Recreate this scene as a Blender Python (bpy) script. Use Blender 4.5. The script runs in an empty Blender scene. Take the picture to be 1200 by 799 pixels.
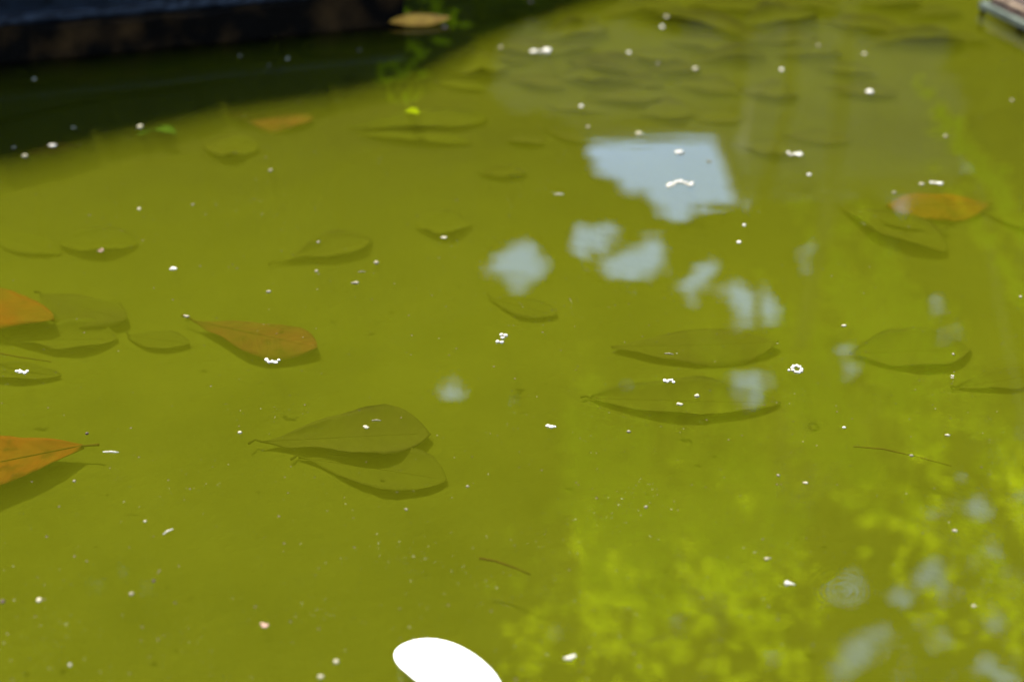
import bpy, bmesh, math, random
from mathutils import Vector, Matrix, noise as mnoise
R = math.radians
rnd = random.Random(7)
sc = bpy.context.scene
col = sc.collection

# ------------------------------------------------------------------ camera, world, sun, exposure
H = 0.85; PITCH = 30.0; LENS = 50.0; SENSOR = 36.0
FPX = LENS / SENSOR * 1200.0            # focal length in pixels of the 1200 px wide photograph
cam_d = bpy.data.cameras.new("camera"); cam = bpy.data.objects.new("camera", cam_d); col.objects.link(cam)
cam.location = (0, 0, H); cam.rotation_euler = (R(90 - PITCH), 0, 0)
cam_d.lens = LENS; cam_d.sensor_width = SENSOR; cam_d.clip_start = 0.02; cam_d.clip_end = 3000
cam_d.dof.use_dof = True; cam_d.dof.focus_distance = 1.60; cam_d.dof.aperture_fstop = 2.5
sc.camera = cam

SUN_EL = 60.0; SUN_AZ = -35.0           # azimuth clockwise from +Y, seen from above
w = bpy.data.worlds.new("World"); sc.world = w; w.use_nodes = True
nt = w.node_tree; N = nt.nodes; Lk = nt.links
bg = N['Background']; bg.inputs['Strength'].default_value = 0.085
sky = N.new('ShaderNodeTexSky'); sky.sky_type = 'NISHITA'; sky.sun_disc = False
sky.sun_elevation = R(SUN_EL); sky.sun_rotation = R(SUN_AZ); sky.air_density = 1.0; sky.dust_density = 0.4; sky.ozone_density = 1.6
tc = N.new('ShaderNodeTexCoord'); cn = N.new('ShaderNodeTexNoise'); cn.inputs['Scale'].default_value = 2.2
cn.inputs['Detail'].default_value = 6; cn.inputs['Roughness'].default_value = 0.55
cr = N.new('ShaderNodeValToRGB'); cr.color_ramp.elements[0].position = 0.35; cr.color_ramp.elements[0].color = (0.25, 0.25, 0.25, 1)
cr.color_ramp.elements[1].position = 0.75; cr.color_ramp.elements[1].color = (0.55, 0.55, 0.55, 1)
mx = N.new('ShaderNodeMixRGB'); mx.inputs['Color2'].default_value = (7.8, 11.2, 18.5, 1)
Lk.new(tc.outputs['Generated'], cn.inputs['Vector']); Lk.new(cn.outputs['Fac'], cr.inputs['Fac'])
Lk.new(cr.outputs['Color'], mx.inputs['Fac']); Lk.new(sky.outputs['Color'], mx.inputs['Color1'])
Lk.new(mx.outputs['Color'], bg.inputs['Color'])

sd = bpy.data.lights.new("sun", 'SUN'); sun = bpy.data.objects.new("sun", sd); col.objects.link(sun)
sd.energy = 4.0; sd.angle = R(0.8); sd.color = (1.0, 0.95, 0.86)
sdir = Vector((math.sin(R(SUN_AZ)) * math.cos(R(SUN_EL)), math.cos(R(SUN_AZ)) * math.cos(R(SUN_EL)), math.sin(R(SUN_EL))))
sun.rotation_euler = sdir.to_track_quat('Z', 'Y').to_euler(); sun.location = (0, 0, 20)
sc.view_settings.view_transform = 'Standard'; sc.view_settings.look = 'None'
sc.view_settings.exposure = 2.6; sc.view_settings.gamma = 1.0
sc.cycles.volume_bounces = 1; sc.cycles.max_bounces = 8; sc.cycles.transparent_max_bounces = 24
sc.cycles.use_denoising = True; sc.cycles.sample_clamp_indirect = 6.0
sc.cycles.caustics_reflective = False; sc.cycles.caustics_refractive = False

# ------------------------------------------------------------------ helpers
def world(px, py, z=0.0):
    """ground point at height z that the photograph shows at (px, py)"""
    a = (px - 600) / FPX; b = (399.5 - py) / FPX; p = R(PITCH)
    d = Vector((a, math.cos(p) + b * math.sin(p), -math.sin(p) + b * math.cos(p)))
    t = (z - H) / d.z
    return Vector((0, 0, H)) + d * t
def ppm(y, z=0.0):                       # photo pixels per metre at a ground distance y
    p = R(PITCH); return FPX / (y * math.cos(p) + (H - z) * math.sin(p))

def tag(o, label=None, cat=None, group=None, kind=None):
    if label: o['label'] = label
    if cat: o['category'] = cat
    if group: o['group'] = group
    if kind: o['kind'] = kind
    return o
def empty(name, loc=(0, 0, 0), rz=0):
    o = bpy.data.objects.new(name, None); o.location = loc; o.rotation_euler.z = rz; o.empty_display_size = 0.02
    col.objects.link(o); return o
def mesh(name, vs, fs, mat=None, parent=None, smooth=False, attr=None):
    me = bpy.data.meshes.new(name); me.from_pydata([tuple(v) for v in vs], [], fs); me.update()
    if attr:
        for an, vals in attr.items():
            at = me.attributes.new(an, 'FLOAT', 'POINT'); at.data.foreach_set('value', vals)
    if smooth: me.polygons.foreach_set('use_smooth', [True] * len(me.polygons))
    o = bpy.data.objects.new(name, me); col.objects.link(o)
    if mat: me.materials.append(mat)
    if parent: o.parent = parent
    return o
def obj_like(o, name, loc, parent, rot=(0, 0, 0), scale=(1, 1, 1)):
    c = bpy.data.objects.new(name, o.data); col.objects.link(c); c.parent = parent
    c.location = loc; c.rotation_euler = rot; c.scale = scale; return c
class MB:
    def __init__(s): s.v = []; s.f = []
    def add(s, vs, fs):
        n = len(s.v); s.v += [Vector(q) for q in vs]; s.f += [tuple(i + n for i in f) for f in fs]
    def box(s, lo, hi, M=None):
        x0, y0, z0 = lo; x1, y1, z1 = hi
        vs = [Vector(q) for q in ((x0,y0,z0),(x1,y0,z0),(x1,y1,z0),(x0,y1,z0),(x0,y0,z1),(x1,y0,z1),(x1,y1,z1),(x0,y1,z1))]
        if M: vs = [M @ q for q in vs]
        s.add(vs, [(0,3,2,1),(4,5,6,7),(0,1,5,4),(1,2,6,5),(2,3,7,6),(3,0,4,7)])
    def tube(s, pts, rs, n=6):
        rings = []
        base = len(s.v)
        for i, p in enumerate(pts):
            p = Vector(p)
            d = (Vector(pts[min(i + 1, len(pts) - 1)]) - Vector(pts[max(i - 1, 0)])).normalized()
            a = d.orthogonal().normalized() if abs(d.z) < 0.95 else Vector((1, 0, 0)).cross(d).normalized()
            if abs(d.z) < 0.95: a = d.cross(Vector((0, 0, 1))).normalized()
            b = d.cross(a).normalized()
            for k in range(n):
                th = 2 * math.pi * k / n
                s.v.append(p + (a * math.cos(th) + b * math.sin(th)) * rs[i])
        for i in range(len(pts) - 1):
            for k in range(n):
                k2 = (k + 1) % n
                s.f.append((base + i * n + k, base + i * n + k2, base + (i + 1) * n + k2, base + (i + 1) * n + k))
        s.f.append(tuple(base + k for k in range(n))[::-1]); e = base + (len(pts) - 1) * n
        s.f.append(tuple(e + k for k in range(n)))
    def build(s, name, mat=None, parent=None, smooth=False): return mesh(name, s.v, s.f, mat, parent, smooth)

# ------------------------------------------------------------------ materials
def mat(name):
    m = bpy.data.materials.new(name); m.use_nodes = True
    return m, m.node_tree.nodes, m.node_tree.links
def noise_mat(name, c1, c2, scale=8.0, rough=0.8, bump=0.0, bscale=None, detail=8, stretch=(1, 1, 1), lo=0.35, hi=0.65, spec=0.3, trans=0.0, coord='Object'):
    m, n, l = mat(name); b = n['Principled BSDF']
    t = n.new('ShaderNodeTexCoord'); mp = n.new('ShaderNodeMapping'); mp.inputs['Scale'].default_value = stretch
    nz = n.new('ShaderNodeTexNoise'); nz.inputs['Scale'].default_value = scale; nz.inputs['Detail'].default_value = detail
    r = n.new('ShaderNodeValToRGB'); r.color_ramp.elements[0].position = lo; r.color_ramp.elements[1].position = hi
    r.color_ramp.elements[0].color = (*c1, 1); r.color_ramp.elements[1].color = (*c2, 1)
    l.new(t.outputs[coord], mp.inputs['Vector']); l.new(mp.outputs[0], nz.inputs['Vector']); l.new(nz.outputs['Fac'], r.inputs['Fac'])
    l.new(r.outputs[0], b.inputs['Base Color']); b.inputs['Roughness'].default_value = rough; b.inputs['Specular IOR Level'].default_value = spec
    if bump:
        nb = n.new('ShaderNodeTexNoise'); nb.inputs['Scale'].default_value = bscale or scale * 4; nb.inputs['Detail'].default_value = 6
        bp = n.new('ShaderNodeBump'); bp.inputs['Strength'].default_value = bump; bp.inputs['Distance'].default_value = 0.01
        l.new(mp.outputs[0], nb.inputs['Vector']); l.new(nb.outputs['Fac'], bp.inputs['Height']); l.new(bp.outputs[0], b.inputs['Normal'])
    if trans:
        tr = n.new('ShaderNodeBsdfTranslucent'); l.new(r.outputs[0], tr.inputs['Color'])
        ms = n.new('ShaderNodeMixShader'); ms.inputs[0].default_value = trans
        l.new(b.outputs[0], ms.inputs[1]); l.new(tr.outputs[0], ms.inputs[2]); l.new(ms.outputs[0], n['Material Output'].inputs['Surface'])
    return m

SILT1 = (0.0226, 0.0258, 0.0018); SILT2 = (0.0322, 0.0360, 0.0026)
def leaf_mat(name, c1, c2, cover, rimc, rough=0.8, relief=.5, dusk=(1, 1, 1)):
    """leaf colour showing through a patchy silt film; silt is thinnest on the rim and in blotches"""
    m, n, l = mat(name); b = n['Principled BSDF']; b.inputs['Roughness'].default_value = rough; b.inputs['Specular IOR Level'].default_value = 0.0
    t = n.new('ShaderNodeTexCoord'); oi = n.new('ShaderNodeObjectInfo')
    ad = n.new('ShaderNodeVectorMath'); ad.operation = 'ADD'; l.new(t.outputs['Object'], ad.inputs[0])
    sc_ = n.new('ShaderNodeVectorMath'); sc_.operation = 'SCALE'; sc_.inputs['Scale'].default_value = 9.0
    cx = n.new('ShaderNodeCombineXYZ'); l.new(oi.outputs['Random'], cx.inputs[0]); l.new(oi.outputs['Random'], cx.inputs[2])
    l.new(cx.outputs[0], sc_.inputs[0]); l.new(sc_.outputs[0], ad.inputs[1])
    def nz(s, d=6):
        q = n.new('ShaderNodeTexNoise'); q.inputs['Scale'].default_value = s; q.inputs['Detail'].default_value = d; l.new(ad.outputs[0], q.inputs['Vector']); return q
    na = nz(30); ra = n.new('ShaderNodeValToRGB'); ra.color_ramp.elements[0].position = 0.3; ra.color_ramp.elements[1].position = 0.7
    ra.color_ramp.elements[0].color = (*c1, 1); ra.color_ramp.elements[1].color = (*c2, 1); l.new(na.outputs['Fac'], ra.inputs['Fac'])
    sp_ = nz(38, 4); spm = n.new('ShaderNodeMapRange'); spm.inputs['From Min'].default_value = .56; spm.inputs['From Max'].default_value = .68; spm.inputs['To Max'].default_value = .75; l.new(sp_.outputs['Fac'], spm.inputs['Value'])
    spx = n.new('ShaderNodeMixRGB'); spx.inputs['Color2'].default_value = (c1[0] * .35, c1[1] * .4, c1[2] * .5, 1); l.new(spm.outputs[0], spx.inputs['Fac']); l.new(ra.outputs[0], spx.inputs['Color1'])
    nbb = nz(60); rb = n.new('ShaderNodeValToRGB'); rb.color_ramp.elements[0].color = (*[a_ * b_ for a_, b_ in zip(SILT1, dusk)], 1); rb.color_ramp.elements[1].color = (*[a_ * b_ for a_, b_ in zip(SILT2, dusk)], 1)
    l.new(nbb.outputs['Fac'], rb.inputs['Fac'])
    at = n.new('ShaderNodeAttribute'); at.attribute_name = 'edge'          # 0 midrib .. 1 rim
    er = n.new('ShaderNodeMapRange'); er.inputs['From Min'].default_value = 0.80; er.inputs['From Max'].default_value = 1.0
    er.inputs['To Min'].default_value = 0.0; er.inputs['To Max'].default_value = 1.0; l.new(at.outputs['Fac'], er.inputs['Value'])
    nc = nz(14, 3); cm = n.new('ShaderNodeMapRange'); cm.inputs['From Min'].default_value = 0.40; cm.inputs['From Max'].default_value = 0.62
    cm.inputs['To Min'].default_value = cover; cm.inputs['To Max'].default_value = cover - 0.45; l.new(nc.outputs['Fac'], cm.inputs['Value'])
    sb = n.new('ShaderNodeMath'); sb.operation = 'SUBTRACT'; sb.use_clamp = True; l.new(cm.outputs[0], sb.inputs[0])
    nr = nz(11, 2); nrm = n.new('ShaderNodeMapRange'); nrm.inputs['From Min'].default_value = 0.38; nrm.inputs['From Max'].default_value = 0.58; l.new(nr.outputs['Fac'], nrm.inputs['Value'])
    em = n.new('ShaderNodeMath'); em.operation = 'MULTIPLY'; l.new(er.outputs[0], em.inputs[0]); l.new(nrm.outputs[0], em.inputs[1]); l.new(em.outputs[0], sb.inputs[1])
    rimm = n.new('ShaderNodeMixRGB'); rimm.inputs['Color2'].default_value = (*rimc, 1); l.new(em.outputs[0], rimm.inputs['Fac']); l.new(spx.outputs[0], rimm.inputs['Color1'])
    mxx = n.new('ShaderNodeMixRGB'); l.new(sb.outputs[0], mxx.inputs['Fac']); l.new(rimm.outputs[0], mxx.inputs['Color1']); l.new(rb.outputs[0], mxx.inputs['Color2'])
    l.new(mxx.outputs[0], b.inputs['Base Color'])
    # side veins as fine relief
    sx = n.new('ShaderNodeSeparateXYZ'); l.new(t.outputs['Object'], sx.inputs[0])
    ab = n.new('ShaderNodeMath'); ab.operation = 'ABSOLUTE'; l.new(sx.outputs[1], ab.inputs[0])
    mu = n.new('ShaderNodeMath'); mu.operation = 'MULTIPLY_ADD'; l.new(ab.outputs[0], mu.inputs[0]); mu.inputs[1].default_value = -0.8; l.new(sx.outputs[0], mu.inputs[2])
    fr = n.new('ShaderNodeMath'); fr.operation = 'MULTIPLY'; fr.inputs[1].default_value = 420; l.new(mu.outputs[0], fr.inputs[0])
    si = n.new('ShaderNodeMath'); si.operation = 'SINE'; l.new(fr.outputs[0], si.inputs[0])
    sa = n.new('ShaderNodeMath'); sa.operation = 'MULTIPLY_ADD'; l.new(si.outputs[0], sa.inputs[0]); sa.inputs[1].default_value = 0.35; l.new(na.outputs['Fac'], sa.inputs[2])
    bp = n.new('ShaderNodeBump'); bp.inputs['Strength'].default_value = relief; bp.inputs['Distance'].default_value = 0.002
    l.new(sa.outputs[0], bp.inputs['Height']); l.new(bp.outputs[0], b.inputs['Normal'])
    return m
M = {}
M['silted'] = leaf_mat('silted leaf', (0.016, 0.015, 0.003), (0.022, 0.020, 0.004), 1.30, (0.0035, 0.004, 0.001), relief=.15, dusk=(.84, .82, .9))
M['halfsilt'] = leaf_mat('half silted leaf', (0.015, 0.013, 0.003), (0.021, 0.017, 0.004), 1.02, (0.005, 0.0045, 0.001), relief=.2, dusk=(.80, .76, .9))
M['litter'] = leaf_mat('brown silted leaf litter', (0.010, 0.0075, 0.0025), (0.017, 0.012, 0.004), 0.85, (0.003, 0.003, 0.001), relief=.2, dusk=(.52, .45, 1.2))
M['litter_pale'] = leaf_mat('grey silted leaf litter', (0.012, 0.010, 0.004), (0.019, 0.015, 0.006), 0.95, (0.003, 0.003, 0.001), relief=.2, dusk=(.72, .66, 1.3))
M['brown'] = leaf_mat('brown leaf', (0.034, 0.0105, 0.003), (0.056, 0.0165, 0.004), 0.42, (0.030, 0.014, 0.003), relief=.3)
M['orange'] = leaf_mat('orange leaf', (0.050, 0.0145, 0.002), (0.080, 0.0205, 0.002), 0.42, (0.060, 0.019, 0.002), relief=.3)
M['tan'] = noise_mat('tan dry leaf', (0.34, 0.15, 0.010), (0.46, 0.22, 0.015), 40, 0.7, 0.3)  # tone raised to stand in for sunlight, as the wall shades this leaf
M['rib'] = noise_mat('leaf rib', (0.024, 0.013, 0.003), (0.040, 0.020, 0.004), 60, 0.8, spec=0)
M['rib_silt'] = noise_mat('silted leaf rib', (0.014, 0.0145, 0.0015), (0.020, 0.020, 0.002), 60, 0.9, spec=0)
M['silt'] = noise_mat('pond silt', SILT1, SILT2, 9, 0.95, 0.35, 60, lo=0.3, hi=0.7, spec=0.0)
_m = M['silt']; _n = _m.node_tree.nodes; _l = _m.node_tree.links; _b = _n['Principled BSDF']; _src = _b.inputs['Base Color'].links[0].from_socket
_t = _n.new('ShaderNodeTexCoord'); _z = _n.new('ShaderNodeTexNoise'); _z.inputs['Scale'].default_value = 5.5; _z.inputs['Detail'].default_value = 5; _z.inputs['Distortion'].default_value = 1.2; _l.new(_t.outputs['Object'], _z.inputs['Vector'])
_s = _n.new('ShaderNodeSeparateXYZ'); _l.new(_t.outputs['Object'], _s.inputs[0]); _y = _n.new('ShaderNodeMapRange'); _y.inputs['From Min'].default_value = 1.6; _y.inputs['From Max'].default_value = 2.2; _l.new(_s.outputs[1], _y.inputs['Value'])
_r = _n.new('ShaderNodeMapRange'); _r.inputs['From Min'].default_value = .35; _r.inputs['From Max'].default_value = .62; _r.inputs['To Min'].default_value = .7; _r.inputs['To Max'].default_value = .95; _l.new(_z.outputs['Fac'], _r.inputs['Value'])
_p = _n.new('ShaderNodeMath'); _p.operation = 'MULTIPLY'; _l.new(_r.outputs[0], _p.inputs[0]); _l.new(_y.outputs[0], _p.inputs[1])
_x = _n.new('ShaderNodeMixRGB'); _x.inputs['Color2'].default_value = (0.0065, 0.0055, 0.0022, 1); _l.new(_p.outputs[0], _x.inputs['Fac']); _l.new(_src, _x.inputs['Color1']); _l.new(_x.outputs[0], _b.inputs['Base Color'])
M['blossom'] = noise_mat('white blossom', (0.28, 0.25, 0.19), (0.55, 0.52, 0.45), 300, 0.6, trans=0.25)
M['cream'] = noise_mat('cream blossom', (0.13, 0.11, 0.06), (0.30, 0.27, 0.18), 300, 0.7)
M['dull'] = noise_mat('faded blossom', (0.07, 0.06, 0.03), (0.15, 0.13, 0.08), 300, 0.8)
M['pinkish'] = noise_mat('faded pink blossom', (0.20, 0.11, 0.08), (0.32, 0.20, 0.14), 300, 0.7)
M['bud'] = noise_mat('brown bud scale', (0.014, 0.007, 0.003), (0.036, 0.016, 0.007), 200, 0.7)
M['petal'] = noise_mat('white petal', (0.76, 0.76, 0.73), (0.84, 0.84, 0.82), 30, 0.5, 0.05, 120, trans=0.06)
M['lime'] = noise_mat('lime leaflet', (0.09, 0.115, 0.001), (0.13, 0.16, 0.002), 60, 0.9, trans=0.3, spec=0)
M['young'] = noise_mat('young green leaf', (0.012, 0.030, 0.002), (0.020, 0.042, 0.003), 60, 0.9, spec=0)
M['pollen'] = noise_mat('pollen', (0.08, 0.075, 0.03), (0.26, 0.24, 0.15), 90, 0.8)
M['granite'] = noise_mat('dark granite', (0.0025, 0.0035, 0.0055), (0.026, 0.033, 0.042), 55, 0.5, 0.4, 160, lo=0.42, hi=0.78, spec=0.12)
M['stone_face'] = noise_mat('wet mossy stone', (0.002, 0.0014, 0.0007), (0.040, 0.020, 0.006), 14, 0.9, 0.6, 50, lo=0.45, hi=0.8, spec=0.05)
M['mortar'] = noise_mat('dark mortar', (0.012, 0.011, 0.009), (0.025, 0.023, 0.018), 30, 0.95, 0.4)
M['block'] = noise_mat('dark stone block', (0.008, 0.009, 0.006), (0.026, 0.025, 0.016), 10, 0.95, 0.6, 40, spec=.05)
M['liner'] = noise_mat('pond wall concrete', (0.05, 0.05, 0.035), (0.10, 0.10, 0.07), 6, 0.9, 0.4)
M['paving'] = noise_mat('grey paving', (0.16, 0.155, 0.14), (0.26, 0.25, 0.23), 5, 0.9, 0.3, 40)
M['soil'] = noise_mat('ground', (0.05, 0.055, 0.025), (0.12, 0.11, 0.07), 1.5, 0.95, 0.5, 12)
M['render'] = noise_mat('pale rendered wall', (0.075, 0.068, 0.060), (0.10, 0.092, 0.082), 2, 0.9)
M['trim'] = noise_mat('pale stone trim', (0.08, 0.075, 0.068), (0.10, 0.095, 0.088), 4, 0.8)
M['glass'] = noise_mat('dark window glass', (0.02, 0.025, 0.03), (0.03, 0.035, 0.04), 2, 0.08, spec=0.8)
M['bark'] = noise_mat('grey bark', (0.06, 0.05, 0.035), (0.16, 0.14, 0.11), 12, 0.95, 0.8, 30, stretch=(1, 1, 0.25))
M['pale_bark'] = noise_mat('pale bark', (0.20, 0.19, 0.15), (0.34, 0.33, 0.28), 8, 0.9, 0.4, 20, stretch=(1, 1, 0.3))
M['foliage'] = noise_mat('dark foliage', (0.018, 0.036, 0.004), (0.036, 0.066, 0.006), 0.9, 0.7, trans=0.4, spec=0.1)
M['spring'] = noise_mat('yellow green foliage', (0.56, 0.74, 0.006), (0.70, 0.86, 0.010), 0.9, 0.5, trans=0.8)
M['rail'] = noise_mat('weathered green paint', (0.012, 0.022, 0.013), (0.038, 0.050, 0.034), 30, 0.6, 0.3, 80)
M['strip'] = noise_mat('beige wood strip', (0.05, 0.028, 0.012), (0.17, 0.12, 0.075), 25, 0.7, 0.3, 80, stretch=(1, 4, 1))
M['teal'] = noise_mat('teal painted slat', (0.005, 0.025, 0.020), (0.016, 0.045, 0.036), 20, 0.6, 0.3)
M['rust'] = noise_mat('rusty slat', (0.012, 0.005, 0.002), (0.032, 0.012, 0.006), 25, 0.8, 0.4)
M['greymetal'] = noise_mat('grey slat', (0.015, 0.013, 0.010), (0.045, 0.038, 0.032), 25, 0.7, 0.3)

# water: fresnel reflection over a clear surface, green murk as a volume
m, n, l = mat('pond water'); n.remove(n['Principled BSDF'])
fr = n.new('ShaderNodeFresnel'); fr.inputs['IOR'].default_value = 1.41
tr = n.new('ShaderNodeBsdfTransparent'); gl = n.new('ShaderNodeBsdfGlossy'); gl.inputs['Roughness'].default_value = 0.012
ms = n.new('ShaderNodeMixShader')
l.new(fr.outputs[0], ms.inputs[0]); l.new(tr.outputs[0], ms.inputs[1]); l.new(gl.outputs[0], ms.inputs[2]); l.new(ms.outputs[0], n['Material Output'].inputs['Surface'])
t = n.new('ShaderNodeTexCoord'); hs = []
def wave(scale, stretch, amp, detail=3):
    mp = n.new('ShaderNodeMapping'); mp.inputs['Scale'].default_value = stretch; l.new(t.outputs['Object'], mp.inputs[0])
    q = n.new('ShaderNodeTexNoise'); q.inputs['Scale'].default_value = scale; q.inputs['Detail'].default_value = detail; l.new(mp.outputs[0], q.inputs['Vector'])
    k = n.new('ShaderNodeMath'); k.operation = 'MULTIPLY'; k.inputs[1].default_value = amp; l.new(q.outputs['Fac'], k.inputs[0]); hs.append(k)
def rings(cx, cy, rad, amp, lam):        # a small ring ripple round something touching the surface
    sb = n.new('ShaderNodeVectorMath'); sb.operation = 'DISTANCE'; wn = n.new('ShaderNodeTexNoise'); wn.inputs['Scale'].default_value = 25; l.new(t.outputs['Object'], wn.inputs['Vector'])
    wm = n.new('ShaderNodeVectorMath'); wm.operation = 'MULTIPLY_ADD'; l.new(wn.outputs['Color'], wm.inputs[0]); wm.inputs[1].default_value = (.022, .022, 0); l.new(t.outputs['Object'], wm.inputs[2])
    l.new(wm.outputs[0], sb.inputs[0]); sb.inputs[1].default_value = (cx + .011, cy + .011, 0)
    a = n.new('ShaderNodeMath'); a.operation = 'MULTIPLY'; a.inputs[1].default_value = 2 * math.pi / lam; l.new(sb.outputs['Value'], a.inputs[0])
    s = n.new('ShaderNodeMath'); s.operation = 'SINE'; l.new(a.outputs[0], s.inputs[0])
    g = n.new('ShaderNodeMapRange'); g.inputs['From Min'].default_value = 0.0; g.inputs['From Max'].default_value = rad; g.inputs['To Min'].default_value = amp; g.inputs['To Max'].default_value = 0
    l.new(sb.outputs['Value'], g.inputs['Value']); k = n.new('ShaderNodeMath'); k.operation = 'MULTIPLY'; l.new(s.outputs[0], k.inputs[0]); l.new(g.outputs[0], k.inputs[1]); hs.append(k)
wave(7, (0.6, 1, 1), 0.00030, 2); wave(45, (0.3, 1, 1), 0.000022, 2)
for px, py, rr, am in ((985, 692, .040, .000010),):
    q = world(px, py); rings(q.x, q.y, rr, am, 0.0065)
acc = hs[0]
for k in hs[1:]:
    a = n.new('ShaderNodeMath'); a.operation = 'ADD'; l.new(acc.outputs[0], a.inputs[0]); l.new(k.outputs[0], a.inputs[1]); acc = a
bp = n.new('ShaderNodeBump'); bp.inputs['Strength'].default_value = 1.0; bp.inputs['Distance'].default_value = 1.0
l.new(acc.outputs[0], bp.inputs['Height']); l.new(bp.outputs[0], gl.inputs['Normal']); l.new(bp.outputs[0], fr.inputs['Normal'])
va = n.new('ShaderNodeVolumeAbsorption'); va.inputs['Color'].default_value = (0.36, 0.38, 0.0, 1); va.inputs['Density'].default_value = 6.5
vs_ = n.new('ShaderNodeVolumeScatter'); vs_.inputs['Color'].default_value = (0.78, 0.85, 0.03, 1); vs_.inputs['Density'].default_value = 1.2; vs_.inputs['Anisotropy'].default_value = 0.0
ads = n.new('ShaderNodeAddShader'); l.new(va.outputs[0], ads.inputs[0]); l.new(vs_.outputs[0], ads.inputs[1]); l.new(ads.outputs[0], n['Material Output'].inputs['Volume'])
m.cycles.homogeneous_volume = True
M['water'] = m

# ------------------------------------------------------------------ pond basin, ground, water
X0, X1, Y0, Y1 = -3.0, 3.0, 0.30, 4.3; FLOOR = -0.060; RIM = 0.05
def shelf(y):                            # the litter heap raises the bottom towards the far side
    t = min(1, max(0, (y - 1.75) / .55)); return FLOOR + .018 * t * t * (3 - 2 * t)
def floor_h(x, y):
    return shelf(y) + 0.0035 * mnoise.noise(Vector((x * 5, y * 5, 0))) + 0.0012 * mnoise.noise(Vector((x * 22, y * 22, 3)))
nx, ny = 150, 110; vs = []; fs = []
for j in range(ny + 1):
    for i in range(nx + 1):
        x = X0 + (X1 - X0) * i / nx; y = Y0 + (Y1 - Y0) * j / ny; vs.append((x, y, floor_h(x, y)))
for j in range(ny):
    for i in range(nx):
        a = j * (nx + 1) + i; fs.append((a, a + 1, a + nx + 2, a + nx + 1))
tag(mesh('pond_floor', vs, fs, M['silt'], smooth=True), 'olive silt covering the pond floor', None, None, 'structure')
mb = MB()
for lo, hi in (((X0 - .15, Y0 - .15, -.3), (X1 + .15, Y0, RIM - .012)), ((X0 - .15, Y1, -.3), (X1 + .15, Y1 + .15, RIM - .012)), ((X0 - .15, Y0, -.3), (X0, Y1, RIM - .012)), ((X1, Y0, -.3), (X1 + .15, Y1, RIM - .012))):
    mb.box(lo, hi)
tag(mb.build('pond_wall', M['liner']), 'grey concrete pond wall', None, None, 'structure')
mb = MB(); e = 0.004; mb.box((X0 + e, Y0 + e, -0.28), (X1 - e, Y1 - e, 0.0))
tag(mb.build('water', M['water']), 'green murky pond water', None, None, 'structure')
# ground: one sheet with the pond as its hole
def ringmesh(name, ix0, iy0, ix1, iy1, ox0, oy0, ox1, oy1, z, mt):
    vs = [(ix0,iy0,z),(ix1,iy0,z),(ix1,iy1,z),(ix0,iy1,z),(ox0,oy0,z),(ox1,oy0,z),(ox1,oy1,z),(ox0,oy1,z)]
    return mesh(name, vs, [(4,5,1,0),(5,6,2,1),(6,7,3,2),(7,4,0,3)], mt)
tag(ringmesh('ground', X0 - .15, Y0 - .15, X1 + .15, Y1 + .15, -600, -600, 600, 600, RIM - 0.03, M['soil']), 'flat ground around the pond', None, None, 'structure')
tag(ringmesh('pavement', X0, Y0, X1, Y1, X0 - 1.2, -1.5, X1 + 1.2, Y1 + 1.3, RIM - 0.005, M['paving']), 'grey paved edge around the pond', None, None, 'structure')

# ------------------------------------------------------------------ dark stone edging and wall, upper left
A = world(0, 75); B = world(477, 29); ed = (B - A).normalized(); nrm = Vector((-ed.y, ed.x, 0))
ang = math.atan2(ed.y, ed.x)
edg = empty('stone_edging', (A.x, A.y, 0), ang)
tag(edg, 'dark wet stone kerb with bluish granite top along the upper left of the pond', 'kerb')
def rough_slab(name, x0, x1, y0, y1, z0, z1, mt, parent, seed, amp, nxs=40):
    """a block with an uneven worn front"""
    vs = []; fs = []; prof = [(y1, z0), (y0, z0), (y0 - .004, z0 + (z1 - z0) * .33), (y0 + .003, z0 + (z1 - z0) * .66), (y0 + .004, z1 - .004), (y0 + .012, z1), ((y0 + y1) / 2, z1 + .001), (y1, z1)]
    k = len(prof)
    for i in range(nxs + 1):
        x = x0 + (x1 - x0) * i / nxs
        for j, (y, z) in enumerate(prof):
            d = amp * mnoise.noise(Vector((x * 14 + seed, y * 14, z * 30 + seed * 3)))
            vs.append((x, y + (d if 0 < j < 6 else 0), z + (d * .5 if 3 < j < 8 else 0)))
    for i in range(nxs):
        for j in range(k):
            a = i * k + j; b = i * k + (j + 1) % k
            fs.append((a, a + k, b + k, b))
    fs.append(tuple(range(k))); fs.append(tuple(nxs * k + q for q in range(k))[::-1])
    return mesh(name, vs, fs, mt, parent)
LEN = (B - A).length
# lower course: long wet stones, recessed joints
xs = [-2.02, -1.15, -.12, LEN]
for i in range(len(xs) - 1):
    rough_slab('kerb_stone', xs[i] + .004, xs[i + 1] - .004, 0.0, .33, -.09, .060, M['stone_face'], edg, i * 3.1, .011, 60)
mb = MB(); mb.box((-2.02, .026, -.09), (LEN - .01, .31, .058)); mb.build('joint_mortar', M['mortar'], edg)
xs = [-2.04, -1.3, LEN + .002]
for i in range(len(xs) - 1):
    rough_slab('coping_stone', xs[i] + .002, xs[i + 1] - .002, .018, .335, .062, .080, M['granite'], edg, 40 + i * 5.3, .004, 60)
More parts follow.
